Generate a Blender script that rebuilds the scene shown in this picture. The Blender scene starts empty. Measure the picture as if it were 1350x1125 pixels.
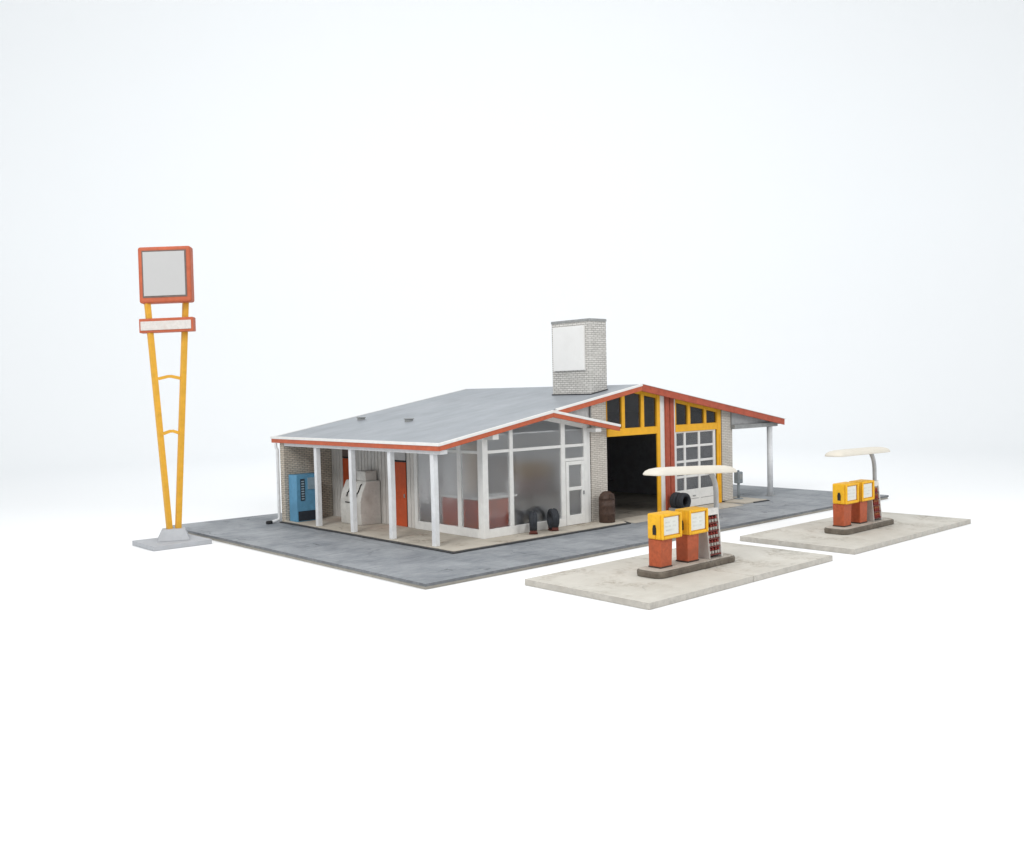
import bpy, bmesh, math, random
from mathutils import Vector, Matrix
random.seed(7)
S = bpy.context.scene
COL = S.collection
R = math.radians

# ------------------------------------------------------------------ camera
def make_camera():
    cd = bpy.data.cameras.new('camera')
    cam = bpy.data.objects.new('camera', cd); COL.objects.link(cam)
    yaw, pit, rol = R(42.25), R(-2.103), R(-1.26)
    F = Vector((math.sin(yaw)*math.cos(pit), math.cos(yaw)*math.cos(pit), math.sin(pit)))
    Rt = Vector((math.cos(yaw), -math.sin(yaw), 0)); U = Rt.cross(F)
    R2 = Rt*math.cos(rol) + U*math.sin(rol); U2 = -Rt*math.sin(rol) + U*math.cos(rol)
    m = Matrix((R2, U2, -F)).transposed().to_4x4()
    m.translation = Vector((-12.812, -17.168, 4.329))
    cam.matrix_world = m
    cd.sensor_fit = 'HORIZONTAL'; cd.sensor_width = 36; cd.lens = 36*1240.08/1350
    cd.clip_start = .1; cd.clip_end = 400
    S.camera = cam
make_camera()

# ------------------------------------------------------------------ light
W = bpy.data.worlds.new('World'); S.world = W; W.use_nodes = True
bg = W.node_tree.nodes['Background']
bg.inputs[0].default_value = (.975, .99, 1, 1); bg.inputs[1].default_value = .62
def area(name, loc, target, size, power, color=(1, 1, 1)):
    l = bpy.data.lights.new(name, 'AREA'); l.shape = 'SQUARE'; l.size = size
    l.energy = power; l.color = color
    o = bpy.data.objects.new(name, l); COL.objects.link(o)
    o.location = loc
    o.rotation_euler = (Vector(target)-Vector(loc)).to_track_quat('-Z', 'Y').to_euler()
    return o
area('softbox_key', (-24, -6, 26), (7, 4, 0), 14, 7200, (1, .985, .96))
area('softbox_fill', (14, -30, 18), (9, 3, 1), 14, 3400, (1, .99, .97))
area('softbox_top', (8, 6, 34), (8, 6, 0), 24, 3800)
area('softbox_backdrop', (18, 20, 36), (48, 50, 26), 26, 6000, (.96, .985, 1))
S.view_settings.view_transform = 'Standard'; S.view_settings.look = 'None'
S.view_settings.exposure = 0; S.view_settings.gamma = 1
S.view_settings.use_curve_mapping = False
S.cycles.max_bounces = 10; S.cycles.diffuse_bounces = 5; S.cycles.transparent_max_bounces = 12

# ------------------------------------------------------------------ materials
def nodes(name):
    m = bpy.data.materials.new(name); m.use_nodes = True
    nt = m.node_tree; b = nt.nodes['Principled BSDF']
    return m, nt, b
def N(nt, t, **kw):
    n = nt.nodes.new(t)
    for k, v in kw.items():
        if k in n.inputs: n.inputs[k].default_value = v
        else: setattr(n, k, v)
    return n
def mixc(nt, fac, a, b, mode='MIX'):
    n = nt.nodes.new('ShaderNodeMix'); n.data_type = 'RGBA'; n.blend_type = mode
    for sock, v in ((n.inputs[0], fac), (n.inputs[6], a), (n.inputs[7], b)):
        if hasattr(v, 'links') or hasattr(v, 'is_linked'): nt.links.new(v, sock)
        elif isinstance(v, (int, float)): sock.default_value = v
        else: sock.default_value = (*v, 1)
    return n.outputs[2]
def coords(nt):
    tc = N(nt, 'ShaderNodeTexCoord'); oi = N(nt, 'ShaderNodeObjectInfo')
    mul = N(nt, 'ShaderNodeMath', operation='MULTIPLY'); mul.inputs[1].default_value = 37.
    nt.links.new(oi.outputs['Random'], mul.inputs[0])
    add = N(nt, 'ShaderNodeVectorMath', operation='ADD')
    nt.links.new(tc.outputs['Object'], add.inputs[0]); nt.links.new(mul.outputs[0], add.inputs[1])
    return add.outputs[0]
def ramp(nt, fac, lo, hi):
    r = N(nt, 'ShaderNodeMapRange'); r.inputs[1].default_value = lo; r.inputs[2].default_value = hi
    nt.links.new(fac, r.inputs[0]); return r.outputs[0]
def noise(nt, vec, scale, detail=4, rough=.6, stretch=None):
    if stretch:
        mp = N(nt, 'ShaderNodeMapping'); mp.inputs['Scale'].default_value = stretch
        nt.links.new(vec, mp.inputs[0]); vec = mp.outputs[0]
    n = N(nt, 'ShaderNodeTexNoise', Scale=scale, Detail=detail, Roughness=rough)
    nt.links.new(vec, n.inputs['Vector']); return n.outputs['Fac']
def bump(nt, b, h, strength, dist=.02):
    bn = N(nt, 'ShaderNodeBump', Strength=strength, Distance=dist)
    nt.links.new(h, bn.inputs['Height']); nt.links.new(bn.outputs[0], b.inputs['Normal'])
def paint(name, col, dirt=(.1, .07, .05), amount=.35, rough=.55, scale=1.5, var=.12, stretch=None, bmp=.25, lo=.52, hi=.75):
    """hand painted model surface: brush variation, patchy grime, fine relief"""
    m, nt, b = nodes(name); v = coords(nt)
    n1 = noise(nt, v, scale*4, 5, .65, stretch)
    dark = tuple(c*(1-var*2) for c in col); light = tuple(min(1, c*(1+var*.6)) for c in col)
    c = mixc(nt, ramp(nt, n1, .3, .7), dark, light)
    n2 = noise(nt, v, scale, 8, .72)
    f = N(nt, 'ShaderNodeMath', operation='MULTIPLY'); f.inputs[1].default_value = amount
    nt.links.new(ramp(nt, n2, lo, hi), f.inputs[0])
    c = mixc(nt, f.outputs[0], c, dirt)
    nt.links.new(c, b.inputs['Base Color']); b.inputs['Roughness'].default_value = rough
    b.inputs['Specular IOR Level'].default_value = .35
    if bmp: bump(nt, b, noise(nt, v, 28, 4, .6, stretch), bmp, .008)
    return m
def brick(name, c1, c2, mortar, bw=.23, rh=.08, ms=.012, dirt=.3):
    m, nt, b = nodes(name)
    tc = N(nt, 'ShaderNodeTexCoord'); sp = N(nt, 'ShaderNodeSeparateXYZ'); nt.links.new(tc.outputs['Object'], sp.inputs[0])
    ad = N(nt, 'ShaderNodeMath', operation='ADD'); nt.links.new(sp.outputs[0], ad.inputs[0]); nt.links.new(sp.outputs[1], ad.inputs[1])
    cb = N(nt, 'ShaderNodeCombineXYZ'); nt.links.new(ad.outputs[0], cb.inputs[0]); nt.links.new(sp.outputs[2], cb.inputs[1])
    t = N(nt, 'ShaderNodeTexBrick', Scale=1.)
    t.inputs['Brick Width'].default_value = bw; t.inputs['Row Height'].default_value = rh
    t.inputs['Mortar Size'].default_value = ms; t.inputs['Mortar Smooth'].default_value = .3
    t.inputs['Color1'].default_value = (*c1, 1); t.inputs['Color2'].default_value = (*c2, 1); t.inputs['Mortar'].default_value = (*mortar, 1)
    nt.links.new(cb.outputs[0], t.inputs['Vector'])
    n = noise(nt, tc.outputs['Object'], 1.7, 8, .75)
    f = N(nt, 'ShaderNodeMath', operation='MULTIPLY'); f.inputs[1].default_value = dirt
    nt.links.new(ramp(nt, n, .42, .75), f.inputs[0])
    c = mixc(nt, f.outputs[0], t.outputs['Color'], tuple(x*.5 for x in mortar))
    n5 = noise(nt, tc.outputs['Object'], 14, 3, .6)
    c = mixc(nt, ramp(nt, n5, .3, .8), c, mixc(nt, .25, c, (.9, .88, .84)))
    nt.links.new(c, b.inputs['Base Color']); b.inputs['Roughness'].default_value = .85
    inv = N(nt, 'ShaderNodeMath', operation='SUBTRACT'); inv.inputs[0].default_value = 1.
    nt.links.new(t.outputs['Fac'], inv.inputs[1]); bump(nt, b, inv.outputs[0], .7, .02)
    return m
def ground(name, col, light, dark, joint=None, jsize=(2.6, 2.6), speck=.3, stain=None):
    m, nt, b = nodes(name); tc = N(nt, 'ShaderNodeTexCoord'); v = tc.outputs['Object']
    c = mixc(nt, ramp(nt, noise(nt, v, .55, 8, .7), .3, .72), dark, light)
    c = mixc(nt, .25, c, col)
    st = noise(nt, v, 3.2, 6, .7, (.35, 1.6, 1))
    c = mixc(nt, ramp(nt, st, .5, .95), c, light)
    sp = noise(nt, v, 24, 3, .7)
    f = N(nt, 'ShaderNodeMath', operation='MULTIPLY'); f.inputs[1].default_value = speck
    nt.links.new(ramp(nt, sp, .55, .8), f.inputs[0]); c = mixc(nt, f.outputs[0], c, dark)
    if stain:
        s2 = noise(nt, v, .95, 3, .55); s3 = noise(nt, v, 7, 5, .7)
        mu = N(nt, 'ShaderNodeMath', operation='MULTIPLY')
        nt.links.new(ramp(nt, s2, .52, .66), mu.inputs[0]); nt.links.new(ramp(nt, s3, .42, .7), mu.inputs[1])
        c = mixc(nt, mu.outputs[0], c, stain)
    vo = N(nt, 'ShaderNodeTexVoronoi', Scale=.55); vo.feature = 'DISTANCE_TO_EDGE'
    wz = N(nt, 'ShaderNodeTexNoise', Scale=3., Detail=6.); nt.links.new(v, wz.inputs['Vector'])
    ws = N(nt, 'ShaderNodeVectorMath', operation='SCALE'); ws.inputs['Scale'].default_value = .5; nt.links.new(wz.outputs['Color'], ws.inputs[0])
    wa = N(nt, 'ShaderNodeVectorMath', operation='ADD'); nt.links.new(v, wa.inputs[0]); nt.links.new(ws.outputs[0], wa.inputs[1])
    nt.links.new(wa.outputs[0], vo.inputs['Vector'])
    cr = ramp(nt, vo.outputs['Distance'], .018, .004); cm = ramp(nt, noise(nt, v, .8, 3, .5), .5, .62)
    cu = N(nt, 'ShaderNodeMath', operation='MULTIPLY'); nt.links.new(cr, cu.inputs[0]); nt.links.new(cm, cu.inputs[1])
    cu2 = N(nt, 'ShaderNodeMath', operation='MULTIPLY'); nt.links.new(cu.outputs[0], cu2.inputs[0]); cu2.inputs[1].default_value = .7 if joint else .38
    c = mixc(nt, cu2.outputs[0], c, tuple(x*.5 for x in dark))
    if joint:
        t = N(nt, 'ShaderNodeTexBrick', Scale=1., offset=0.)
        t.inputs['Brick Width'].default_value = jsize[0]; t.inputs['Row Height'].default_value = jsize[1]
        t.inputs['Mortar Size'].default_value = .02; t.inputs['Mortar Smooth'].default_value = .6
        nz = N(nt, 'ShaderNodeTexNoise', Scale=2.5); nt.links.new(v, nz.inputs['Vector'])
        wob = N(nt, 'ShaderNodeVectorMath', operation='SCALE'); wob.inputs['Scale'].default_value = .08
        nt.links.new(nz.outputs['Color'], wob.inputs[0])
        ad = N(nt, 'ShaderNodeVectorMath', operation='ADD'); nt.links.new(v, ad.inputs[0]); nt.links.new(wob.outputs[0], ad.inputs[1])
        nt.links.new(ad.outputs[0], t.inputs['Vector'])
        br = noise(nt, v, 1.1, 4, .6)
        mu = N(nt, 'ShaderNodeMath', operation='MULTIPLY'); nt.links.new(t.outputs['Fac'], mu.inputs[0]); nt.links.new(ramp(nt, br, .42, .6), mu.inputs[1])
        c = mixc(nt, mu.outputs[0], c, joint)
    nt.links.new(c, b.inputs['Base Color']); b.inputs['Roughness'].default_value = .6 if joint else .8
    b.inputs['Specular IOR Level'].default_value = .3
    bump(nt, b, noise(nt, v, 30, 6, .7), .35, .012)
    return m
def glass(name, tint, haze, hazecol=(.6, .61, .62), refl=.03, blur=0):
    m = bpy.data.materials.new(name); m.use_nodes = True; nt = m.node_tree; nt.nodes.clear()
    out = N(nt, 'ShaderNodeOutputMaterial'); tr = N(nt, 'ShaderNodeBsdfTransparent'); tr.inputs[0].default_value = (*tint, 1)
    if blur:
        rf = N(nt, 'ShaderNodeBsdfRefraction', Roughness=blur, IOR=1.02); rf.inputs[0].default_value = (*tint, 1)
        mt = N(nt, 'ShaderNodeMixShader'); mt.inputs[0].default_value = .5
        nt.links.new(tr.outputs[0], mt.inputs[1]); nt.links.new(rf.outputs[0], mt.inputs[2]); tr = mt
    df = N(nt, 'ShaderNodeBsdfDiffuse'); df.inputs[0].default_value = (*hazecol, 1)
    gl = N(nt, 'ShaderNodeBsdfGlossy', Roughness=.12); lw = N(nt, 'ShaderNodeLayerWeight')
    pw = N(nt, 'ShaderNodeMath', operation='POWER'); pw.inputs[1].default_value = 4.; nt.links.new(lw.outputs['Facing'], pw.inputs[0])
    fr = N(nt, 'ShaderNodeMapRange'); fr.inputs[3].default_value = refl; fr.inputs[4].default_value = .6; nt.links.new(pw.outputs[0], fr.inputs[0])
    tc = N(nt, 'ShaderNodeTexCoord')
    a = N(nt, 'ShaderNodeMixShader')
    n = noise(nt, tc.outputs['Object'], .7, 4, .6)
    rr = N(nt, 'ShaderNodeMapRange'); nt.links.new(n, rr.inputs[0])
    rr.inputs[1].default_value = .3; rr.inputs[2].default_value = .7; rr.inputs[3].default_value = haze*.6; rr.inputs[4].default_value = haze*1.4
    nt.links.new(rr.outputs[0], a.inputs[0]); nt.links.new(tr.outputs[0], a.inputs[1]); nt.links.new(df.outputs[0], a.inputs[2])
    b2 = N(nt, 'ShaderNodeMixShader'); nt.links.new(fr.outputs[0], b2.inputs[0]); nt.links.new(a.outputs[0], b2.inputs[1]); nt.links.new(gl.outputs[0], b2.inputs[2])
    nt.links.new(b2.outputs[0], out.inputs[0]); return m

M = {}
M['backdrop'] = paint('studio white', (.915, .93, .942), amount=0, var=0, rough=.9, bmp=0)
M['asphalt'] = ground('grey asphalt', (.245, .265, .29), (.43, .45, .47), (.105, .12, .14), joint=(.1, .11, .125), speck=.35)
M['underlay'] = paint('card underlay', (.36, .34, .3), amount=.6, scale=.8)
M['concrete'] = ground('pavement concrete', (.52, .48, .41), (.6, .56, .49), (.38, .34, .28), speck=.3, stain=(.2, .16, .12))
M['kerbgap'] = paint('dark kerb edge', (.05, .052, .056), amount=.3)
M['slab'] = ground('pale slab concrete', (.57, .55, .5), (.63, .61, .56), (.45, .43, .38), speck=.26, stain=(.27, .23, .18))
M['slabedge'] = paint('grimy shaded slab edge', (.49, .465, .42), dirt=(.2, .17, .13), amount=.5, scale=2.2, var=.12)  # sides darker than the top: edge grime plus shade put into the colour
M['asphaltedge'] = paint('shaded board edge', (.15, .16, .175), dirt=(.3, .29, .27), amount=.4, var=.15)  # lot sides painted darker than the top to deepen their shade
M['kerb'] = paint('dirty kerb', (.21, .18, .145), dirt=(.08, .06, .045), amount=.85, scale=3, var=.3, lo=.4, hi=.65, bmp=.6)
M['kerbtop'] = ground('island top', (.48, .45, .4), (.55, .52, .47), (.34, .3, .25), speck=.3, stain=(.2, .16, .12))
M['roof'] = paint('grey roof felt', (.285, .31, .34), dirt=(.46, .48, .51), amount=.5, scale=.5, var=.1, rough=.42, stretch=(.25, .9, 1), bmp=.2, lo=.45, hi=.8)
M['orange'] = paint('orange fascia paint', (.52, .115, .05), amount=.25, var=.1)
M['orangepil'] = paint('red orange pilaster paint', (.46, .09, .045), amount=.35, var=.14)
M['door'] = paint('orange door paint', (.56, .09, .025), amount=.2, var=.1)
M['white'] = paint('white trim paint', (.8, .8, .785), dirt=(.35, .32, .28), amount=.22, var=.05)
M['post'] = paint('white post paint', (.76, .78, .8), dirt=(.35, .36, .38), amount=.3, var=.07)
M['siding'] = paint('off white boards', (.66, .64, .61), dirt=(.3, .27, .23), amount=.3, var=.06)
M['yellow'] = paint('yellow bay paint', (.9, .46, .018), dirt=(.35, .14, .02), amount=.3, var=.07)
M['pumpyellow'] = paint('yellow pump paint', (.88, .48, .02), dirt=(.4, .16, .03), amount=.45, var=.08, scale=3)
M['pumpred'] = paint('orange red pump paint', (.48, .105, .04), dirt=(.1, .05, .03), amount=.6, var=.14, scale=3)
M['signyellow'] = paint('yellow pole paint', (.72, .38, .035), dirt=(.3, .14, .03), amount=.3, var=.08)
M['signred'] = paint('faded red sign paint', (.5, .115, .05), dirt=(.22, .07, .05), amount=.4, var=.1)
M['signgrey'] = paint('blank grey panel', (.46, .46, .46), amount=0, var=.005, bmp=0)
M['signwhite'] = paint('worn white panel', (.64, .61, .58), dirt=(.42, .25, .2), amount=.55, scale=4, var=.08)
M['blank'] = paint('white chimney panel', (.8, .8, .79), amount=.08, var=.015, bmp=.05)
M['plinth'] = paint('grey primer', (.42, .435, .46), amount=.15, var=.05)
M['brickchim'] = brick('white chimney brick', (.66, .65, .625), (.55, .54, .515), (.24, .23, .215), .2, .07, .01, .3)
M['brick'] = brick('cream wall brick', (.7, .66, .6), (.62, .58, .52), (.34, .3, .26), .24, .062, .009, .3)
M['bricktan'] = brick('tan wall brick', (.64, .57, .47), (.53, .465, .375), (.2, .175, .145), .19, .064, .01, .4)
M['groove'] = paint('grimy groove', (.16, .15, .14), amount=.3)
M['panelgrey'] = paint('grey wall panel', (.58, .58, .58), amount=.25)
M['pane'] = glass('shop glass', (.965, .972, .98), .035, (.6, .62, .64), .085, .3)
M['panedark'] = glass('workshop glass', (.6, .61, .63), .03, (.4, .41, .43), .02)
M['panedoor'] = glass('garage door glass', (.8, .81, .83), .1, (.5, .515, .54), .05)  # pale diffuse haze partly paints in the reflections on these panes
M['dark'] = paint('black recess', (.018, .018, .02), amount=.2, rough=.7)
M['inwall'] = paint('shop inner wall', (.82, .825, .83), amount=.1)
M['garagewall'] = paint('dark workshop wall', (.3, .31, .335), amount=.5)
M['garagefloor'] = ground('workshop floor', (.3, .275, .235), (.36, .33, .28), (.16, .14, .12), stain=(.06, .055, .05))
M['blue'] = paint('blue machine paint', (.12, .33, .52), dirt=(.04, .09, .14), amount=.35, var=.1)
M['bluepale'] = paint('pale blue panel', (.3, .42, .5), amount=.2)
M['navy'] = paint('dark navy paint', (.025, .035, .05), amount=.2)
M['icewhite'] = paint('worn white enamel', (.6, .59, .56), dirt=(.2, .17, .13), amount=.7, scale=1.8, var=.1)
M['greymetal'] = paint('grey metal', (.32, .33, .33), dirt=(.1, .09, .08), amount=.4)
M['polegrey'] = paint('grey lamp pole', (.42, .43, .44), amount=.25, rough=.45)
M['meter'] = paint('blue grey metal', (.24, .275, .3), amount=.3)
M['rust'] = paint('rusty brown steel', (.075, .042, .03), dirt=(.02, .014, .012), amount=.7, scale=3, var=.25)
M['rubber'] = paint('black rubber', (.03, .034, .042), dirt=(.1, .1, .1), amount=.3, rough=.75, scale=3)
M['redstand'] = paint('red brown stand', (.13, .035, .027), amount=.5)
M['cream'] = paint('cream lamp shade', (.69, .65, .57), dirt=(.5, .45, .36), amount=.25, var=.03)
M['rack'] = paint('grey rack panel', (.5, .47, .44), dirt=(.28, .25, .22), amount=.3)
M['rackwhite'] = paint('white rack frame', (.72, .7, .67), dirt=(.3, .26, .22), amount=.4, scale=3)
M['rackred'] = paint('dark red shelf', (.17, .03, .025), amount=.4)
M['canred'] = paint('red can', (.27, .03, .022), amount=.4, scale=8)
M['canwhite'] = paint('white can', (.5, .465, .42), amount=.6, scale=8)
M['canorange'] = paint('orange can', (.36, .11, .04), amount=.5, scale=8)
M['dial'] = paint('pump dial white', (.74, .76, .73), dirt=(.5, .52, .47), amount=.35, scale=5, var=.03)
M['dialmark'] = paint('faint dial print', (.7, .72, .69), amount=.1)
M['counter'] = paint('red counter front', (.44, .07, .028), amount=.2)
M['brown'] = paint('brown cabinet', (.16, .12, .105), amount=.3)

# ------------------------------------------------------------------ mesh helpers
class MB:
    def __init__(s): s.bm = bmesh.new(); s.mi = 0
    def _mat(s, faces):
        for f in faces: f.material_index = s.mi
    def box(s, x0, x1, y0, y1, z0, z1):
        return s.prism([(x0, z0), (x1, z0), (x1, z1), (x0, z1)], y0, y1)
    def prism(s, poly, a, b, axis='y'):
        """polygon extruded along an axis: y -> (x,z) poly, x -> (y,z) poly, z -> (x,y) poly"""
        def p3(u, w, t):
            return {'y': (u, t, w), 'x': (t, u, w), 'z': (u, w, t)}[axis]
        A = [s.bm.verts.new(p3(u, w, a)) for u, w in poly]; B = [s.bm.verts.new(p3(u, w, b)) for u, w in poly]
        n = len(poly); fs = [s.bm.faces.new(A), s.bm.faces.new(B)]
        for i in range(n): fs.append(s.bm.faces.new((A[i], A[(i+1) % n], B[(i+1) % n], B[i])))
        s._mat(fs); return s
    def loft(s, rings, cap=True):
        vs = [[s.bm.verts.new(p) for p in r] for r in rings]; n = len(rings[0]); fs = []
        for a, b in zip(vs, vs[1:]):
            for i in range(n): fs.append(s.bm.faces.new((a[i], a[(i+1) % n], b[(i+1) % n], b[i])))
        if cap: fs += [s.bm.faces.new(vs[0]), s.bm.faces.new(vs[-1])]
        for f in fs: f.smooth = n > 8
        s._mat(fs); return s
    def tube(s, pts, r, n=12, square=False):
        pts = [Vector(p) for p in pts]; rings = []
        for i, p in enumerate(pts):
            d = (pts[min(i+1, len(pts)-1)]-pts[max(i-1, 0)]).normalized()
            up = Vector((0, 1, 0)) if abs(d.y) < .9 else Vector((0, 0, 1))
            u = d.cross(up).normalized(); w = u.cross(d)
            rr = r[i] if isinstance(r, (list, tuple)) else r
            if square: rings.append([p+(u*a+w*b)*rr for a, b in ((1, 1), (-1, 1), (-1, -1), (1, -1))])
            else: rings.append([p+(u*math.cos(k*math.tau/n)+w*math.sin(k*math.tau/n))*rr for k in range(n)])
        return s.loft(rings)
    def lathe(s, prof, c=(0, 0, 0), n=24, axis='z', closed=False):
        """prof: (radius, height) list; axis z or y"""
        rings = []
        for r, h in prof:
            ring = []
            for k in range(n):
                a = k*math.tau/n; x, y = r*math.cos(a), r*math.sin(a)
                ring.append((c[0]+x, c[1]+y, c[2]+h) if axis == 'z' else (c[0]+x, c[1]+h, c[2]+y))
            rings.append(ring)
        if closed: rings.append(rings[0])
        return s.loft(rings, cap=not closed)
    def build(s, name, mats, parent=None, base=(0, 0, 0), bevel=.012, seg=2, rot=None, top=False):
        bmesh.ops.remove_doubles(s.bm, verts=s.bm.verts, dist=1e-5)
        bmesh.ops.translate(s.bm, verts=s.bm.verts, vec=-Vector(base))
        bmesh.ops.recalc_face_normals(s.bm, faces=s.bm.faces)
        me = bpy.data.meshes.new(name); s.bm.to_mesh(me); s.bm.free()
        for m in (mats if isinstance(mats, (list, tuple)) else [mats]): me.materials.append(M[m])
        o = bpy.data.objects.new(name, me); COL.objects.link(o)
        if parent: o.parent = parent
        else: o.location = base
        if bevel:
            b = o.modifiers.new('bevel', 'BEVEL'); b.width = bevel; b.segments = seg; b.limit_method = 'ANGLE'; b.angle_limit = R(40)
        return o
def mb(*boxes):
    m = MB()
    for b in boxes: m.box(*b)
    return m
def tag(o, label, cat, group=None):
    o['label'] = label; o['category'] = cat
    if group: o['group'] = group
    return o
def thing(name, loc, label, cat, group=None, rz=0):
    o = bpy.data.objects.new(name, None); o.empty_display_size = .2; COL.objects.link(o)
    o.location = loc; o.rotation_euler.z = rz
    return tag(o, label, cat, group)
def struct(o):
    o['kind'] = 'structure'; return o
def copy_tree(o, parent=None):
    c = o.copy(); COL.objects.link(c); c.parent = parent
    for ch in [q for q in bpy.data.objects if q.parent == o]: copy_tree(ch, c)
    return c

T = .143                      # thickness of the boards, top of lot and slabs is z = 0
# ------------------------------------------------------------------ setting
def backdrop():
    m = MB(); bm = m.bm; cx, cy = 6, 4; yaw = R(90-42.25)
    prof = [(0.01, 0), (20, 0), (45, 0)] + [(45+18*math.sin(a), 18-18*math.cos(a)) for a in [R(9*k) for k in range(1, 11)]] + [(63, 60)]
    n = 72; rows = []
    for k in range(n):
        a = yaw+k*math.tau/n
        rows.append([bm.verts.new((cx+r*math.cos(a), cy+r*math.sin(a), h-T-.004)) for r, h in prof])
    for k in range(n):
        back = min(k, n-1-k) < n*.3
        for j in range(len(prof)-1):
            if j < 2 or back:
                f = bm.faces.new((rows[k][j], rows[(k+1) % n][j], rows[(k+1) % n][j+1], rows[k][j+1])); f.smooth = True
    struct(m.build('studio_backdrop', 'backdrop', bevel=0))
backdrop()
lot = struct(mb((0, 22.508, 0, 14.648, -.075, 0)).build('asphalt_lot', ['asphalt', 'asphaltedge'], bevel=.015))
for f in lot.data.polygons:
    if f.normal.z < .5: f.material_index = 1
struct(mb((.03, 22.47, .03, 14.6, -T, -.0755)).build('lot_underlay', 'underlay', bevel=0))
def ragged(x0, y0, x1, y1, step=.25, amp=.012):
    n = max(1, int(math.hypot(x1-x0, y1-y0)/step)); dx, dy = (x1-x0)/n, (y1-y0)/n; L = math.hypot(dx, dy)
    return [(x0+dx*i+random.uniform(-amp, amp)*dy/L, y0+dy*i-random.uniform(-amp, amp)*dx/L) for i in range(n)]
pv = ragged(3.0, 12.2, 3.0, 2.7)+[(3.0, 2.70)]+ragged(3.03, 2.69, 10.11, 2.7)+[(10.11, 2.7), (10.3, 3.0), (10.3, 12.2)]
m = MB(); m.prism(pv, .0405, .06, 'z'); struct(m.build('pavement', 'concrete', bevel=.006))
cxp = [(x-(.08+random.uniform(0, .03) if x < 3.1 else 0)+(.12 if x > 9.9 else 0), y-(.08+random.uniform(0, .03) if y < 2.8 else 0)) for x, y in pv]
m = MB(); m.prism(cxp, .003, .04, 'z'); struct(m.build('kerb_edge', 'kerbgap', bevel=.01))
ap = [(10.42, 3.62), (10.42, 2.62)]+ragged(10.45, 2.6, 16.4, 2.55)+[(16.45, 2.55), (16.75, 3.62)]
m = MB(); m.prism(ap, .003, .014, 'z'); struct(m.build('apron', 'concrete', bevel=0))
m = MB(); m.prism([(16.78, 2.72), (18.16, 2.66), (18.25, 4.15), (17.4, 4.2), (17.4, 3.6), (16.78, 3.6)], .003, .06, 'z')
struct(m.build('concrete_pad', ['concrete'], bevel=.01))
m = MB(); m.prism([(17.3, 2.61), (18.2, 2.57), (18.28, 3.0), (17.3, 2.9)], .002, .035, 'z')
struct(m.build('pad_edge', 'kerbgap', bevel=.005))

# ------------------------------------------------------------------ service station
RX0, XR, XE = 2.962, 11.667, 20.376
ZT0, SL, SR = 2.972, .176, .169
ZR = ZT0+SL*(XR-RX0)
XP, XC = 7.355, 10.40
def zt(x): return ZT0+SL*(x-RX0) if x <= XR else ZR-SR*(x-XR)      # top of the big roof
ZP = zt(XP)
def zs(x): return ZP-.181*(x-XP)                                     # top of the little canopy slope
def ut(x): return zt(x) if x <= XP else zs(x)                        # over the shop front
FY, HK = 3.633, .06
BASE = (4.9, 3.633, .06)
st = thing('service_station', BASE, 'low white service station with grey gabled roof, orange fascia and two workshop bays', 'service station')
def P(m, name, mat, parent=None, bevel=.012, **k): return m.build(name, mat, parent or st, BASE, bevel, **k)
def strip(m, xs, f, off0, off1, y0, y1):
    """band following a roof line through the given x values"""
    m.prism([(x, f(x)+off0) for x in xs]+[(x, f(x)+off1) for x in reversed(xs)], y0, y1)
    return m
# roof deck
m = MB()
strip(m, (RX0, XP+.1), zt, -.10, -.012, 3.2, 12.49)
strip(m, (XP+.1, XR), zt, -.10, -.012, 3.29, 12.49)
strip(m, (XR, XE), zt, -.10, -.012, 3.29, 12.49)
roof = P(m, 'roof', 'roof', bevel=0)
m = MB(); strip(m, (XP+.003, XC), zs, -.1, -.012, 3.2, FY-.004)
P(m, 'front_canopy', 'white', bevel=.005)
# fascia boards (orange) and white edging
m = MB()
m.box(RX0-.06, RX0, 3.14, 12.55, ZT0-.215, ZT0-.08)
strip(m, (RX0+.001, XP), zt, -.215, -.08, 3.14, 3.2)
P(m, 'fascia', 'orange', roof, .008)
m = MB(); strip(m, (XP+.004, XC), zs, -.215, -.08, 3.14, 3.2); P(m, 'fascia', 'orange', roof, .008)
m = MB(); strip(m, (XP+.2, XR-.002), zt, -.225, -.07, 3.23, 3.29); P(m, 'fascia', 'orange', roof, .008)
m = MB(); strip(m, (XR+.002, XE), zt, -.245, -.012, 3.225, 3.29); P(m, 'fascia', 'orangepil', roof, .008)
m = MB(); strip(m, (RX0, XR), zt, -.215, -.08, 12.49, 12.55); strip(m, (XR, XE), zt, -.1, -.012, 12.49, 12.55)
P(m, 'fascia', 'orange', roof, .008)
m = MB(); m.box(XE, XE+.06, 3.29, 12.49, zt(XE)-.215, zt(XE)-.012); P(m, 'fascia', 'orange', roof, .008)
m = MB()
m.box(RX0-.085, RX0-.001, 3.125, 12.58, ZT0-.0795, ZT0+.004)
strip(m, (RX0, XP), zt, -.0795, .004, 3.125, 3.2)
strip(m, (XP+.003, XC+.02), zs, -.0795, .004, 3.125, 3.2)
strip(m, (XP+.22, XR), zt, -.0695, .006, 3.215, 3.285)
strip(m, (XR+.003, XE+.07), zt, -.0115, .006, 3.2, 3.34)
strip(m, (RX0+.062, XR), zt, -.0795, .004, 12.46, 12.58)
P(m, 'roof_edging', 'white', roof, .006)
# roof vents
for vx, vy in ((5.62, 8.2), (5.75, 11.25)):
    z = zt(vx); m = MB(); m.box(vx-.1, vx+.1, vy-.11, vy+.11, z-.05, z+.06); m.box(vx-.12, vx+.12, vy-.14, vy+.14, z+.0605, z+.09)
    P(m, 'vent', 'greymetal', roof, .01)
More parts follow.
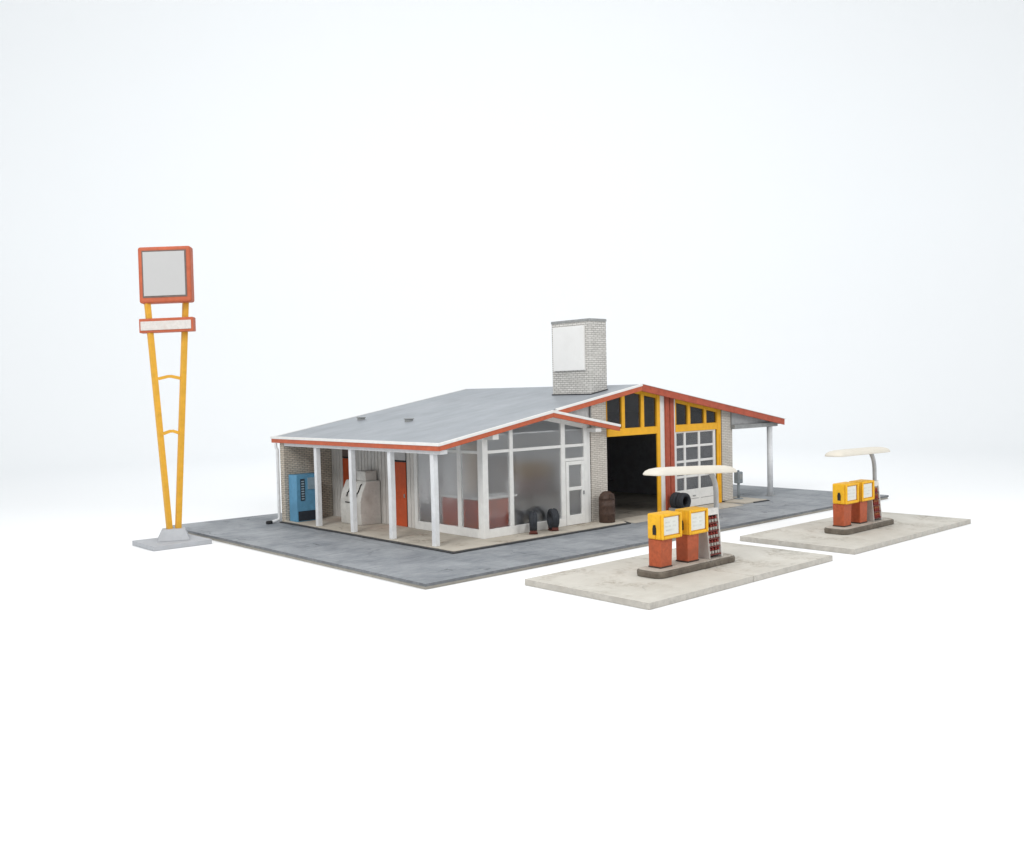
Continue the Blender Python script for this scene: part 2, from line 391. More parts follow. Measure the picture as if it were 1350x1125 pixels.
# chimney
m = MB(); m.prism([(9.9, zt(9.9)-.2), (10.7, zt(10.7)-.2), (10.7, 6.6), (9.9, 6.6)], 3.95, 5.72)
ch = P(m, 'chimney', 'brickchim', bevel=.008)
P(mb((9.885, 10.715, 3.935, 5.735, 6.601, 6.69)), 'chimney_cap', 'greymetal', ch)
P(mb((9.81, 9.899, 4.16, 5.58, 5.0, 6.47)), 'sign_panel', 'blank', ch, .006)
m = MB(); xa, xb = 9.88, 10.72
m.prism([(xa, zt(xa)-.01), (xb, zt(xb)-.01), (xb, zt(xb)+.03), (xa, zt(xa)+.03)], 3.925, 3.948)
m.prism([(xa, zt(xa)-.01), (9.898, zt(9.898)-.01), (9.898, zt(9.898)+.03), (xa, zt(xa)+.03)], 3.949, 5.76)
P(m, 'flashing', 'kerbgap', ch, .01)
# walls
def wallpoly(x0, x1, f=zt, z0=.004, off=-.102):
    xs = [x0]+([XR] if x0 < XR < x1 else [])+[x1]
    return [(x0, z0), (x1, z0)]+[(x, f(x)+off) for x in reversed(xs)]
def wall(x0, x1, y0, y1, mat, f=zt, z0=.004):
    m = MB(); m.prism(wallpoly(x0, x1, f, z0), y0, y1); return P(m, 'wall', mat, bevel=.006)
wall(9.53, 10.29, 3.64, 3.90, 'brick')                      # between shop and first bay
wall(16.69, 17.36, 3.62, 3.90, 'brick', z0=.061)            # end pier
wall(17.1, 17.36, 3.901, 12.0, 'brick')
wall(4.9, 17.36, 12.001, 12.2, 'bricktan')                  # rear
wall(3.03, 4.899, 11.93, 12.2, 'bricktan')                  # porch end
m = MB(); m.prism([(XP+.2, zs(XP+.2)), (9.49, zs(9.49)), (9.49, zt(9.49)-.102), (XP+.2, zt(XP+.2)-.102)], 3.66, 3.8)
P(m, 'gable_panel', 'panelgrey', bevel=.004)
# inner partitions
m = MB(); m.box(5.06, 9.7, 6.98, 7.1, .061, 3.2); P(m, 'partition', 'inwall', bevel=0)
m = MB(); m.box(9.7, 9.82, 3.91, 11.99, .004, 3.85); P(m, 'partition', 'inwall', bevel=0)
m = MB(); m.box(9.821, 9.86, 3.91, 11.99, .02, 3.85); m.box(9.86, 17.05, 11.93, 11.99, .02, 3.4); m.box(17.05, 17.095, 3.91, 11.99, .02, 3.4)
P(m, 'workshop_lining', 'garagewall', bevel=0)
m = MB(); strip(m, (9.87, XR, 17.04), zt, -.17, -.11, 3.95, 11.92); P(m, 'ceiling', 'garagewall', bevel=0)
m = MB(); m.box(5.06, 9.69, 3.8, 6.97, 3.06, 3.09); P(m, 'ceiling', 'inwall', bevel=0)
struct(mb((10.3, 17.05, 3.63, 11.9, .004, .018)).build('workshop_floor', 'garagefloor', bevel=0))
# board siding on the porch wall
P(mb((4.932, 5.05, 6.98, 11.929, HK+.001, 3.2)), 'wall', 'groove', bevel=0)
m = MB()
y = 7.0
doors = ((7.46, 8.36), (10.36, 11.2))
while y < 11.9:
    y1 = min(y+.2, 11.92)
    segs = [(HK+.002, 3.2)]
    mid = (y+y1)/2
    if not any(a-.04 < mid < b+.04 for a, b in doors):
        m.box(4.885+random.uniform(0, .008), 4.9315, y+.014, y1-.014, HK+.002, 3.2)
    y = y1
P(m, 'board_wall', 'siding', bevel=.006)
for a, b in doors:
    d = P(mb((4.9, 4.929, a, b, HK+.003, 2.14)), 'side_door', 'door', bevel=.006)
    m = mb((4.885, 4.9285, a, b, 2.16, 2.2)); P(m, 'door_head', 'dark', d, .004)
    P(mb((4.895, 4.9285, a, b, 2.205, 3.1)), 'transom', 'panelgrey' if a < 9 else 'brown', d, .004)  # over the far door, brown paints a dark shadowed opening
    P(mb((4.87, 4.8995, a+.06, a+.1, 1.0, 1.12)), 'handle', 'greymetal', d, .004)
# posts and beams of the porch
for py in (3.702, 5.782, 7.873, 9.975):
    m = MB(); dx = random.uniform(-.012, .012)
    m.tube([(3.175, py, HK+.001), (3.175+dx, py, 1.4), (3.165+dx*.5, py, 2.649)], .08, square=True)
    P(m, 'post', 'post', bevel=.01)
P(mb((3.04, 3.30, 3.24, 11.925, 2.65, 2.775)), 'beam', 'post', bevel=.01)
P(mb((4.96, 5.19, 3.23, 6.9, 2.96, 3.13)), 'beam', 'white', bevel=.01)
P(mb((9.32, 9.6, 3.22, 3.639, 2.985, 3.12)), 'beam', 'white', bevel=.03)
# shop front frame
FA, FB = 3.605, 3.72
m = MB()
m.box(4.862, 5.07, FA-.01, 3.84, HK+.001, ut(4.9)-.11)                   # corner post
def vbar(x0, x1, z0, f=ut, off=-.104, y0=FA, y1=FB):
    m.prism([(x0, z0), (x1, z0), (x1, f(x1)+off), (x0, f(x0)+off)], y0, y1)
m.box(5.0705, 8.2995, FA, FB, HK+.001, .315)                              # sill
vbar(5.94, 6.08, .3155); vbar(8.12, 8.2995, .3155)
vbar(9.15, 9.33, HK+.001); vbar(9.36, 9.47, HK+.001, y0=FA+.03, y1=FB-.02)
for a, b in ((5.0705, 5.9395), (6.0805, 8.1195), (8.3, 9.1495)):
    m.box(a, b, FA+.004, FB-.004, 2.54, 2.632)
m.box(8.3, 9.1495, FA+.004, FB-.004, 2.10, 2.19)
strip(m, (5.071, 5.939), ut, -.30, -.106, FA+.005, FB-.005)
strip(m, (6.081, XP, 8.119), ut, -.30, -.106, FA+.005, FB-.005)
strip(m, (8.301, 9.149), ut, -.30, -.106, FA+.005, FB-.005)
# side frame (x = 4.89)
X0, X1 = 4.862, 4.96
m.box(X0, X1, 3.841, 6.81, HK+.001, .315); m.box(X0, X1, 4.63, 4.80, .3155, 3.18); m.box(X0, X1, 6.81, 6.975, HK+.001, 3.18)
for a, b in ((3.841, 4.6295), (4.8005, 6.8095)):
    m.box(X0+.004, X1-.004, a, b, 2.54, 2.632); m.box(X0+.004, X1-.004, a, b, 3.06, 3.18)
wf = P(m, 'window_frame', 'white', bevel=.01)
for a, b in ((5.07, 5.94), (6.08, 8.12)):
    P(mb((a, b, 3.655, 3.662, .316, 2.54)), 'pane', 'pane', wf, 0)
    xs = (a, XP, b) if a < XP < b else (a, b)
    m = MB(); m.prism([(a, 2.632), (b, 2.632)]+[(x, ut(x)-.3) for x in reversed(xs)], 3.655, 3.662); P(m, 'pane', 'pane', wf, 0)
P(mb((8.3, 9.15, 3.655, 3.662, 2.19, 2.54)), 'pane', 'pane', wf, 0)
m = MB(); m.prism([(8.3, 2.632), (9.15, 2.632), (9.15, ut(9.15)-.3), (8.3, ut(8.3)-.3)], 3.655, 3.662); P(m, 'pane', 'pane', wf, 0)
for a, b in ((3.84, 4.63), (4.80, 6.81)):
    P(mb((4.905, 4.912, a, b, .316, 2.54)), 'pane', 'pane', wf, 0)
    P(mb((4.905, 4.912, a, b, 2.632, 3.06)), 'pane', 'pane', wf, 0)
# shop door
m = MB()
m.box(8.315, 8.44, FA-.012, FB-.03, HK+.008, 2.09); m.box(9.02, 9.14, FA-.012, FB-.03, HK+.008, 2.09)
for a, b in ((HK+.008, .38), (1.16, 1.27), (1.97, 2.09)): m.box(8.4405, 9.0195, FA-.01, FB-.032, a, b)
dr = P(m, 'shop_door', 'white', bevel=.01)
P(mb((8.44, 9.02, 3.64, 3.647, .38, 1.16)), 'pane', 'pane', dr, 0)
P(mb((8.44, 9.02, 3.64, 3.647, 1.27, 1.97)), 'pane', 'pane', dr, 0)
P(mb((9.06, 9.11, FA-.05, FA-.0125, 1.0, 1.12)), 'handle', 'greymetal', dr, .006)
# downspout at the porch end
m = MB(); m.tube([(2.93, 12.3, 2.74), (2.93, 12.3, 2.62), (2.965, 12.26, 2.5), (2.965, 12.26, 1.2), (2.965, 12.26, .2), (2.93, 12.24, .1), (2.6, 12.2, .045)], .052)
P(m, 'downspout', 'post', bevel=0)
m = MB(); m.tube([(2.63, 12.2, .05), (2.45, 12.16, .04)], [.06, .075]); P(m, 'drain_pipe', 'dark', bevel=0)
m = MB(); m.tube([(9.5, 3.62, 4.0), (9.5, 3.62, 3.2)], .03); P(m, 'downspout', 'greymetal', bevel=0)

# ---- the two workshop bays
YA, YB = 3.60, 3.76
P(mb((10.291, 12.86, YA, YB, 2.777, 3.03)), 'bay_header', 'yellow', bevel=.01)
P(mb((13.885, 16.37, YA, YB, 2.777, 3.03)), 'bay_header', 'yellow', bevel=.01)
for a, b in ((12.861, 13.03), (16.372, 16.6)):
    z1 = zt(a)-.105
    m = MB(); m.prism([(a, .015), (b, .015), (b, zt(b)-.105), (a, z1)], YA-.006, YA+.06)
    if a > 14: m.box(16.47, 16.5, YA-.03, YA-.007, .02, 2.6)
    P(m, 'bay_post', 'yellow', bevel=.01)
m = MB()
for a, b in ((13.031, 13.28), (13.755, 13.884)):
    m.prism([(a, .015), (b, .015), (b, zt(b)-.105), (a, zt(a)-.105)], YA+.01, YB)
P(m, 'bay_pier', 'white', bevel=.01)
m = MB()
for a, b, yy in ((13.282, 13.50, 3.55), (13.535, 13.753, 3.55), (13.5005, 13.5345, 3.62)):
    m.prism([(a, .015), (b, .015), (b, zt(b)-.105), (a, zt(a)-.105)], yy, YB-.02)
P(m, 'pilaster', 'orangepil', bevel=.012)
for bx0, bx1, bars in ((10.292, 12.86, ((10.28, 10.293), (11.02, 11.18), (12.02, 12.18), (12.85, 12.859))),
                       (13.886, 16.37, ((13.886, 13.94), (14.6, 14.76), (15.57, 15.72), (16.35, 16.37)))):
    m = MB()
    for a, b in bars:
        m.prism([(a, 3.031), (b, 3.031), (b, zt(b)-.108), (a, zt(a)-.108)] if not a < XR < b else [(a, 3.031), (b, 3.031), (b, zt(b)-.108), (XR, ZR-.108), (a, zt(a)-.108)], YA+.004, YB-.02)
    for (a0, a), (b, b1) in zip(bars, bars[1:]):
        xs = (a+.001, XR, b-.001) if a < XR < b else (a+.001, b-.001)
        strip(m, xs, zt, -.30, -.11, YA+.01, YB-.03)
    w = P(m, 'transom_window', 'yellow', bevel=.008)
    xs = (bx0+.01, XR, bx1-.01) if bx0 < XR < bx1 else (bx0+.01, bx1-.01)
    m = MB(); m.prism([(bx0+.01, 3.032), (bx1-.01, 3.032)]+[(x, zt(x)-.12) for x in reversed(xs)], 3.66, 3.667)
    P(m, 'pane', 'panedark', w, 0)
m = MB(); m.prism([(16.601, .016), (16.689, .016), (16.689, zt(16.69)-.106), (16.601, zt(16.6)-.106)], 3.65, 3.72); P(m, 'jamb', 'brown', bevel=0)
# closed garage door with glazed panels
m = MB(); X = [13.89, 14.0, 14.43, 14.54, 15.28, 15.39, 16.19, 16.33]
Z = [.03, .58, .66, 1.1, 1.185, 1.65, 1.735, 2.19, 2.275, 2.72, 2.775]
for a, b in ((0, 1), (2, 3), (4, 5), (6, 7)): m.box(X[a], X[b], 3.655, 3.725, Z[0], Z[-1])
for za, zb in ((.03, .30), (.315, .66), (1.1, 1.185), (1.65, 1.735), (2.19, 2.275), (2.72, 2.775)):
    for a, b in ((1, 2), (3, 4), (5, 6)): m.box(X[a]+.0005, X[b]-.0005, 3.66, 3.72, za, zb)
gd = P(m, 'garage_door', 'white', bevel=.008)
P(mb((13.99, 16.2, 3.69, 3.696, .6, 2.76)), 'pane', 'panedoor', gd, 0)
P(mb((14.9, 15.05, 3.63, 3.6545, .4, .44)), 'handle', 'greymetal', gd, .005)
# side canopy over the right hand drive
P(mb((17.25, 20.2, 3.43, 3.615, 2.74, 2.90)), 'beam', 'greymetal', bevel=.01)
P(mb((17.37, 20.2, 11.4, 11.6, 2.74, 2.90)), 'beam', 'polegrey', bevel=.01)
m = MB(); m.prism([(17.25, 2.901), (20.0, 2.901), (20.0, zt(20.0)-.128), (17.25, zt(17.25)-.128)], 3.56, 3.615); P(m, 'gable_panel', 'polegrey', bevel=0)
m = MB(); strip(m, (17.37, 20.37), zt, -.125, -.104, 3.3, 12.4); P(m, 'soffit', 'post', bevel=0)
for cy_ in (3.5, 11.5):
    m = MB(); m.tube([(19.72, cy_, .012), (19.72, cy_, 2.738)], .11, 20); c = P(m, 'column', 'post', bevel=0)
    m = MB(); m.lathe([(.2, .001), (.2, .012)], (19.72, cy_, 0)); P(m, 'base_plate', 'greymetal', c, 0)

# ------------------------------------------------------------------ things in and around the station
def counter():
    b = (5.35, 4.2, HK); t = thing('shop_counter', b, 'red shop counter with pale top behind the corner windows', 'counter')
    mb((5.3, 6.7, 4.3, 4.95, HK+.001, 1.1), (5.3, 5.95, 4.951, 6.1, HK+.001, 1.1)).build('counter_front', 'counter', t, b)
    mb((5.25, 6.78, 4.22, 5.0, 1.101, 1.18), (5.25, 6.0, 5.0005, 6.16, 1.101, 1.18)).build('counter_top', 'white', t, b)
    b = (7.75, 6.45, HK); t = thing('display_cabinet', b, 'tall brown cabinet with wide top at the back of the shop', 'cabinet')
    mb((7.85, 8.5, 6.4, 6.95, HK+.001, 1.5)).build('cabinet_body', 'brown', t, b)
    mb((7.7, 8.65, 6.3, 6.96, 1.501, 2.15)).build('cabinet_top', 'brown', t, b)
    mb((8.25, 8.45, 6.385, 6.3995, .7, 1.4)).build('notice', 'white', t, b, .003)
counter()
def lift():
    b = (12.2, 8, .018); t = thing('car_lift', b, 'dark steel car lift inside the open workshop bay', 'car lift')
    for x in (11.3, 12.9): mb((x, x+.3, 7.8, 8.1, .019, 2.3)).build('lift_post', 'plinth', t, b)
    mb((11.25, 13.25, 7.85, 8.05, 2.301, 2.45)).build('crossbar', 'greymetal', t, b)
    for x in (11.4, 12.7): mb((x, x+.4, 5.9, 10.2, 1.0, 1.12)).build('runway', 'dark', t, b)
    b = (14.5, 11.2, .018); t = thing('workbench', b, 'dark workbench against the rear workshop wall', 'workbench')
    mb((10.2, 12.6, 11.2, 11.9, .85, .95)).build('bench_top', 'brown', t, b)
    for x in (10.3, 12.4):
        mb((x, x+.1, 11.25, 11.35, .019, .849), (x, x+.1, 11.75, 11.85, .019, .849)).build('leg', 'greymetal', t, b)
lift()
def vending():
    b = (3.7, 11.6, HK); t = thing('vending_machine', b, 'tall blue vending machine against the brick porch end wall', 'vending machine')
    mb((3.16, 4.08, 11.36, 11.9, HK+.001, 1.66)).build('cabinet', 'blue', t, b)
    mb((3.2, 4.04, 11.345, 11.3595, HK+.03, .42)).build('kick_panel', 'navy', t, b, .004)
    mb((3.3, 3.46, 11.34, 11.3595, .78, 1.52)).build('selection_panel', 'navy', t, b, .004)
    m = MB()
    for k in range(8): m.box(3.33, 3.43, 11.325, 11.3395, .82+k*.085, .865+k*.085)
    m.build('selection_button', 'bluepale', t, b, 0)
    mb((3.58, 4.02, 11.34, 11.3595, 1.15, 1.55)).build('display_panel', 'bluepale', t, b, .004)
vending()
def ice():
    b = (4.45, 9.4, HK); t = thing('ice_machine', b, 'worn white ice chest with sloping front on the porch', 'ice machine')
    prof = [(4.07, HK+.001), (4.04, .5), (4.05, .85), (4.12, 1.12), (4.3, 1.5), (4.86, 1.5), (4.86, HK+.001)]
    m = MB(); m.prism(prof, 8.84, 10.06); m.build('cabinet', 'icewhite', t, b, .03, 3)
    def onfront(z):      # x of the sloping front at height z
        for (xa, za), (xb, zb) in zip(prof, prof[1:4]+[(4.3, 1.5)]):
            if za <= z <= zb: return xa+(xb-xa)*(z-za)/(zb-za)
        return 4.3
    for y in (9.05, 9.62):
        m = MB(); m.tube([(onfront(z)-.018, y+dy, z) for z, dy in ((.98, .05), (1.1, .05), (1.14, 0), (1.36, 0), (1.4, -.04))], .022, 8)
        m.build('door_hinge', 'dark', t, b, 0)
    mb((4.02, 4.045, 9.42, 9.72, .78, .81)).build('handle', 'dark', t, b, .004)
    b = (4.55, 9.2, 1.5); t = thing('metal_box', b, 'small grey metal box on top of the white ice chest', 'box')
    mb((4.36, 4.8, 8.97, 9.5, 1.502, 1.79)).build('body', 'icewhite', t, b, .01)
    mb((4.345, 4.815, 8.955, 9.515, 1.7905, 1.82)).build('lid', 'icewhite', t, b, .006)
ice()
def tyre_mesh(r, w):
    m = MB(); h = w/2
    prof = [(r*.56, -h*.75), (r*.66, -h), (r*.86, -h), (r*.96, -h*.8), (r, -h*.45), (r, -.03), (r*.975, -.02), (r*.975, .02), (r, .03), (r, h*.45), (r*.96, h*.8), (r*.86, h), (r*.66, h), (r*.56, h*.75), (r*.52, 0)]
    m.lathe(prof, n=36, axis='y', closed=True)
    return m
def tyre(loc, rz, label, r=.3, w=.22, tilt=0, group=None):
    o = tyre_mesh(r, w).build('tyre', 'rubber', None, (0, 0, 0), 0)
    o.location = loc; o.rotation_euler = (tilt, 0, rz)
    return tag(o, label, 'tyre', group)
def stand(x, y, rz, label):
    o = mb((-.15, .15, -.13, .13, 0, .035), (-.2, -.12, -.1, .1, .035, .14), (.12, .2, -.1, .1, .035, .14)).build('tyre_stand', 'redstand', None, (0, 0, 0), .01)
    o.location = (x, y, HK+.001); o.rotation_euler.z = rz; tag(o, label, 'tyre stand', 'tyre stands on the pavement')
g = 'black tyres around the station'
stand(6.52, 3.26, R(47), 'red tyre stand farther from the shop door')
tyre((6.52, 3.26, HK+.042+.32), R(47), 'black tyre seen edge on, standing farther from the shop door', .32, .23, 0, g)
stand(7.36, 3.26, R(66), 'red tyre stand nearer to the shop door')
tyre((7.36, 3.26, HK+.042+.32), R(64), 'black tyre turned slightly sideways, standing nearer to the shop door', .32, .23, 0, g)
tyre((7.55, 4.02, HK+.335), R(8), 'tyre seen face on behind the large shop window', .34, .2, -.12, g)
tyre((6.98, 4.08, HK+.3), R(-8), 'tyre behind the window beside the mullion, left of another tyre', .3, .2, -.15, g)
def rack_low():
    b = (13.45, 3.1, .015); t = thing('tyre_rack', b, 'low dark rack holding two tyres before the orange pilaster', 'tyre rack')
    for x in (13.2, 13.64): mb((x, x+.06, 2.8, 3.42, .016, .17)).build('rail', 'greymetal', t, b, .006)
    for y in (2.84, 3.3): mb((13.261, 13.639, y, y+.06, .05, .09)).build('crossbar', 'greymetal', t, b, .006)
    tyre((13.45, 2.97, .40), 0, 'front tyre on the low rack, its open centre showing', .3, .26, 0, g)
    tyre((13.45, 3.25, .40), 0, 'rear tyre on the low rack, touching the orange pilaster side', .3, .26, 0, g)
rack_low()
def barrel():
    b = (9.75, 3.2, HK); t = thing('trash_barrel', b, 'rusty brown domed waste barrel by the brick wall', 'waste barrel')
    m = MB(); m.lathe([(.25, .001), (.26, .02), (.26, .26), (.268, .28), (.26, .3), (.26, .52), (.268, .54), (.26, .56), (.26, .74)], b, 28); m.build('drum', 'rust', t, b, 0)
    m = MB(); m.lathe([(.265, .741), (.26, .79), (.21, .91), (.135, .98), (.09, 1.0), (.0, 1.0001)][:-1]+[(.02, 1.005)], b, 28); d = m.build('dome_lid', 'rust', t, b, 0)
    m = MB(); m.prism([(9.6, .86), (9.84, .86), (9.8, 1.0), (9.64, 1.0)], 2.93, 2.99); m.build('flap', 'rust', t, b, .008)
barrel()
def meter():
    b = (17.62, 3.55, HK); t = thing('air_meter', b, 'grey air meter on a thin post by the end brick pier', 'air meter')
    m = MB(); m.lathe([(.17, .001), (.17, .02), (.06, .04)], b); m.build('foot', 'meter', t, b, 0)
    m = MB(); m.tube([(17.62, 3.55, HK+.03), (17.62, 3.55, .7)], .05); m.build('post', 'meter', t, b, 0)
    mb((17.47, 17.77, 3.44, 3.66, .66, 1.1)).build('meter_box', 'meter', t, b, .03)
    mb((17.52, 17.72, 3.42, 3.4395, .82, 1.02)).build('dial', 'greymetal', t, b, .004)
    m = MB(); m.tube([(17.62, 3.55, 1.1), (17.62, 3.55, 1.16)], .04); m.build('cap', 'meter', t, b, 0)
meter()

# ------------------------------------------------------------------ pylon sign
def pylon():
    b = (-1.2, 11.3, -T); rz = R(-22.5)
    t = thing('pylon_sign', b, 'tall sign with red boxes on two yellow leaning poles', 'pylon sign')
    mb((-2.12, -.31, 10.46, 12.16, -T, 0)).build('base_plate', 'plinth', t, b, .015)
    rt = Vector((math.cos(rz), math.sin(rz), 0)); bk = Vector((-math.sin(rz), math.cos(rz), 0)); a = Vector((-1.26, 11.13, 0))
    def q(u, d, z): return a+rt*u+bk*d+Vector((0, 0, z))
    def qbox(m, u0, u1, d0, d1, z0, z1, u0t=None, u1t=None, din=0, sk=.03):
        u0t = u0 if u0t is None else u0t; u1t = u1 if u1t is None else u1t
        m.loft([[q(u0, d0, z0+sk*u0), q(u1, d0, z0+sk*u1), q(u1, d1, z0+sk*u1), q(u0, d1, z0+sk*u0)],
                [q(u0t, d0+din, z1+sk*u0t), q(u1t, d0+din, z1+sk*u1t), q(u1t, d1-din, z1+sk*u1t), q(u0t, d1-din, z1+sk*u0t)]]); return m
    qbox(MB(), -.45, .5, -.12, .72, .001, .34, -.3, .37, .2, 0).build('plinth', 'plinth', t, b, .02)
    D = .3
    for x in ((-.085, .36, -.5, 7.3), (.165, .36, .62, 7.34)):
        m = MB(); m.tube([q(x[0], D, x[1]-.06), q(x[2], D, x[3]+.1)], .078, square=True); m.build('pole', 'signyellow', t, b, .012)
    for z, u0, u1 in ((4.97, -.26, .41), (3.28, -.17, .31)):
        m = MB(); m.tube([q(u0, D, z), q((u0+u1)/2-.05, D, z+.07), q((u0+u1)/2+.05, D, z+.07), q(u1, D, z)], .045, square=True); m.build('crossbar', 'signyellow', t, b, .006)
    # boxes turned a little so that their right ends show
    bx = R(-14)
    rt = Vector((math.cos(rz+bx), math.sin(rz+bx), 0)); bk = Vector((-math.sin(rz+bx), math.cos(rz+bx), 0)); a = a+Vector((0, 0, 0))
    o = qbox(MB(), -.75, .80, .02, .46, 7.28, 8.98).build('sign_box', 'signred', t, b, .07, 4)
    m = MB(); qbox(m, -.63, .675, .006, .0195, 7.44, 8.86); m.build('panel_rim', 'brown', o, b, 0)
    m = MB(); qbox(m, -.595, .63, -.012, .0055, 7.49, 8.82); m.build('sign_panel', 'signgrey', o, b, .004)
    o = qbox(MB(), -.79, .81, .06, .42, 6.39, 6.82).build('sign_box', 'signred', t, b, .02)
    m = MB(); qbox(m, -.74, .75, .03, .0595, 6.46, 6.73); m.build('sign_panel', 'signwhite', o, b, .004)
pylon()

# ------------------------------------------------------------------ pump islands
def slab(x0, x1, y0, y1, xj, label):
    m = mb((x0, xj-.008, y0, y1, -T, 0), (xj+.008, x1, y0, y1, -T, 0), (xj-.008, xj+.008, y0+.02, y1-.02, -T, -.02))
    o = m.build('concrete_slab', ['slab', 'slabedge'], None, ((x0+x1)/2, (y0+y1)/2, -T), .012)
    for f in o.data.polygons:
        if f.normal.z < .5: f.material_index = 1
    tag(o, label, 'slab', 'concrete slabs under the pumps')
slab(1.88, 9.16, -5.0, -1.31, 5.6, 'nearest pale concrete slab, lying before the station')
slab(10.32, 17.75, -4.98, -1.44, 14.1, 'farther pale concrete slab, at the right end')
def rounded(x0, x1, y0, y1, r, n=5):
    pts = []
    for cx, cy, a0 in ((x1-r, y1-r, 0), (x0+r, y1-r, 90), (x0+r, y0+r, 180), (x1-r, y0+r, 270)):
        for k in range(n+1):
            a = R(a0+90*k/n); pts.append((cx+r*math.cos(a), cy+r*math.sin(a)))
    return pts
def island(dx, label):
    b = (5.38+dx, -3.3, 0); t = thing('pump_island', b, label, 'pump island', 'kerbed pump islands')
    p = rounded(3.83+dx, 6.93+dx, -3.7, -2.92, .22)
    m = MB(); m.prism(p, .001, .15, 'z'); m.build('kerb', 'kerb', t, b, .03, 3)
    p2 = rounded(3.87+dx, 6.89+dx, -3.66, -2.96, .19)
    m = MB(); m.prism(p2, .1505, .17, 'z'); m.build('island_top', 'kerbtop', t, b, .01)
island(0, 'dirty kerbed island carrying the two pumps nearest the front')
island(8.45, 'dirty kerbed island carrying the two pumps at far right')
ZI = .171
def pump(x, y, label):
    b = (0, 0, 0); t = thing('fuel_pump', (x, y, ZI), label, 'fuel pump', 'yellow and orange fuel pumps')
    m = MB()
    m.loft([[(.0, .0, .0), (.42, .0, 0), (.42, .35, 0), (.0, .35, 0)], [(.0, 0, .67), (.46, 0, .67), (.46, .36, .67), (0, .36, .67)]])
    m.build('pedestal', 'pumpred', t, b, .02)
    m = MB(); m.box(-.012, .432, -.012, .362, 0, .035); m.build('foot', 'rust', t, b, .01)
    # head: a box with a recessed display on its front
    m = MB(); x0, x1, y0, y1, z0, z1 = -.05, .69, -.12, .34, .671, 1.265
    m.box(x0, x1, y0+.07, y1, z0, z1)
    m.box(x0, x0+.07, y0, y0+.0695, z0, z1); m.box(x1-.07, x1, y0, y0+.0695, z0, z1)
    m.box(x0+.0705, x1-.0705, y0, y0+.0695, z0, z0+.08); m.box(x0+.0705, x1-.0705, y0, y0+.0695, z1-.07, z1)
    h = m.build('head', 'pumpyellow', t, b, .035, 3)
    m = MB(); m.box(x0+.09, x1-.09, y0+.05, y0+.069, z0+.095, z1-.085); d = m.build('dial_face', 'dial', h, b, .004)
    m = MB()
    for zz, xa, xb in ((.95, .1, .3), (1.04, .12, .26), (.86, .14, .46), (1.04, .38, .48), (.95, .38, .5)):
        m.box(xa, xb, y0+.044, y0+.0495, zz, zz+.035)
    m.build('dial_print', 'dialmark', d, b, 0)
    m = MB()
    m.loft([[(x0-.03*s-.001, .12+yy*s2, .9+zz) for yy, zz in ((-.05, -.12), (.05, -.12), (.06, .02), (.03, .11), (-.03, .11), (-.055, .02))] for s, s2 in ((0, 1), (1, .75))])
    m.build('nozzle', 'dark', h, b, .008)
    m = MB(); m.tube([(x0-.015, .12, .79), (x0-.02, .1, .73), (x0-.01, .12, .69)], .016, 8); m.build('hose', 'pumpyellow', h, b, 0)
    return t
p1 = pump(4.2, -3.44, 'left pump on the near slab, its dark nozzle showing')
def again(o, x, y, label):
    c = copy_tree(o); c.location = (x, y, ZI); c['label'] = label
    return c
again(p1, 5.2, -3.46, 'near slab pump standing beside the oil rack')
again(p1, 12.68, -3.42, 'left pump on the far slab, its dark nozzle showing')
again(p1, 13.6, -3.44, 'far slab pump standing beside the oil rack')

def oil_rack(x, y, label):
    b = (0, 0, 0); t = thing('oil_rack', (x, y, ZI), label, 'oil rack', 'racks of oil cans on the islands')
    H, w = 1.2, .54
    def side(xa, xb, mat, name):
        m = MB(); m.prism([(-.03, .0), (.44, 0), (.30, H), (.09, H)], xa, xb, 'x'); m.build(name, mat, t, b, .008)
    side(0, .04, 'rack', 'side_panel'); side(w-.04, w, 'rackwhite', 'side_panel')
    m = MB(); m.prism([(.2, .0), (.23, 0), (.23, H-.02), (.2, H-.02)], .0405, w-.0405, 'x'); m.build('back_panel', 'dark', t, b, 0)
    f = lambda z: -.03+.12*z/H
    m = MB(); m.prism([(f(1.04), 1.04), (.19, 1.04), (.19, H-.003), (f(H), H-.003)], .0405, w-.0405, 'x'); m.build('header', 'rackwhite', t, b, .006)
    for z in SHELF:
        m = MB(); m.box(.0405, w-.0405, f(z)+.005, .199, z-.03, z); m.build('shelf', 'rackred', t, b, .004)
    return t
SHELF = [.1, .29, .48, .67, .86]
r1 = oil_rack(5.93, -3.53, 'leaning white rack of red oil cans on the near island')
r2 = copy_tree(r1); r2.location = (14.28, -3.50, ZI); r2['label'] = 'leaning rack of oil cans on the far right island'
def can_mesh(mats):
    m = MB(); m.lathe([(.034, 0), (.036, .005), (.036, .075)], n=12)
    m.mi = 1; m.lathe([(.036, .0755), (.036, .12), (.016, .14), (.014, .155)], n=12)
    return m
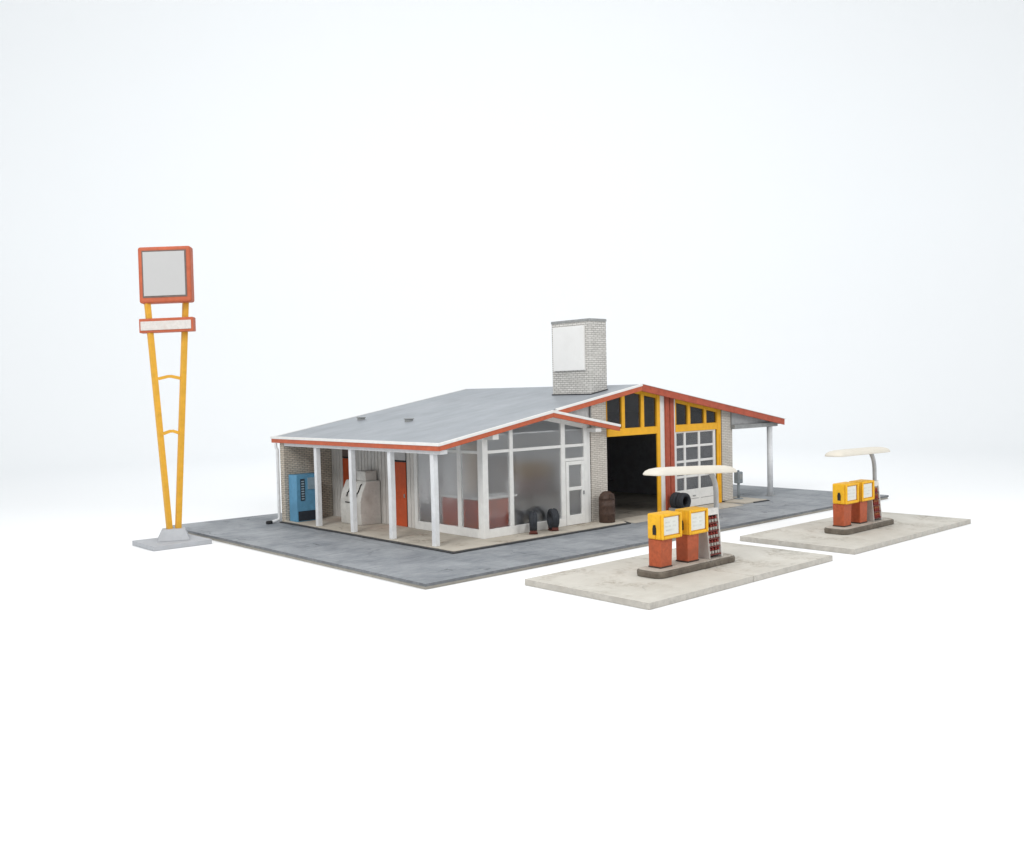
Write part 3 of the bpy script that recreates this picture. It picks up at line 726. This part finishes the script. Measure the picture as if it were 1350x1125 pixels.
def cans(rx, ry, mats, label, group):
    first = None
    for r_, z in enumerate(SHELF):
        yy = ry-.03+.12*z/1.2+.06
        for k in range(4):
            if first is None:
                o = first = can_mesh(mats).build('oil_can', mats, None, (0, 0, 0), 0)
                tag(o, label, 'oil can', group)
            else:
                o = first.copy(); COL.objects.link(o)
            o.location = (rx+.1+k*.112+random.uniform(-.01, .01), yy+random.uniform(-.008, .008), ZI+z+.0005)
            o.rotation_euler.z = random.uniform(0, 6)
cans(5.93, -3.53, ['canwhite', 'canred'], 'small white and red oil can in the near island rack', 'oil cans in the near rack')
cans(14.28, -3.50, ['canred', 'canorange'], 'small red and orange oil can in the far island rack', 'oil cans in the far rack')

def lamp(x, y, label):
    """curved pole carrying a long flat lamp shade"""
    b = (0, 0, 0); t = thing('island_lamp', (x, y, ZI), label, 'lamp', 'canopy lamps over the pumps')
    m = MB(); pts = [(0, 0, 0), (0, 0, .6), (0, 0, 1.25), (-.01, 0, 1.5)]
    for k in range(1, 9):
        a = R(9*k); pts.append((-.42+.41*math.cos(a), 0, 1.5+.62*math.sin(a)))
    m.tube(pts, .062, 14); m.build('pole', 'polegrey', t, b, 0)
    # shade: rounded tapering hull, flat below
    m = MB(); rings = []; L0, L1, Wd = -2.62, .62, .28
    for zf, sc, ex in ((0, .97, .02), (.015, 1., 0), (.05, .99, .01), (.11, .92, .06), (.16, .76, .17), (.195, .5, .36), (.21, .25, .8)):
        p = rounded(L0+ex, L1-ex, -Wd*sc, Wd*sc, Wd*sc*.75, 6)
        rings.append([(u, v, 2.06+zf*.85+u*-.012) for u, v in p])
    m.loft(rings); m.build('shade', 'cream', t, b, 0)
    m = MB(); m.box(-.42, -.2, -.06, .06, 2.03, 2.075); m.build('bracket', 'greymetal', t, b, .01)
    return t
l1 = lamp(6.45, -3.37, 'cream canopy lamp on curved grey pole, over the near pumps')
l1.rotation_euler.y = R(1.9)
l2 = copy_tree(l1); l2.rotation_euler.y = 0; l2.location = (14.72, -3.34, ZI); l2['label'] = 'cream canopy lamp on curved grey pole, over the far right pumps'
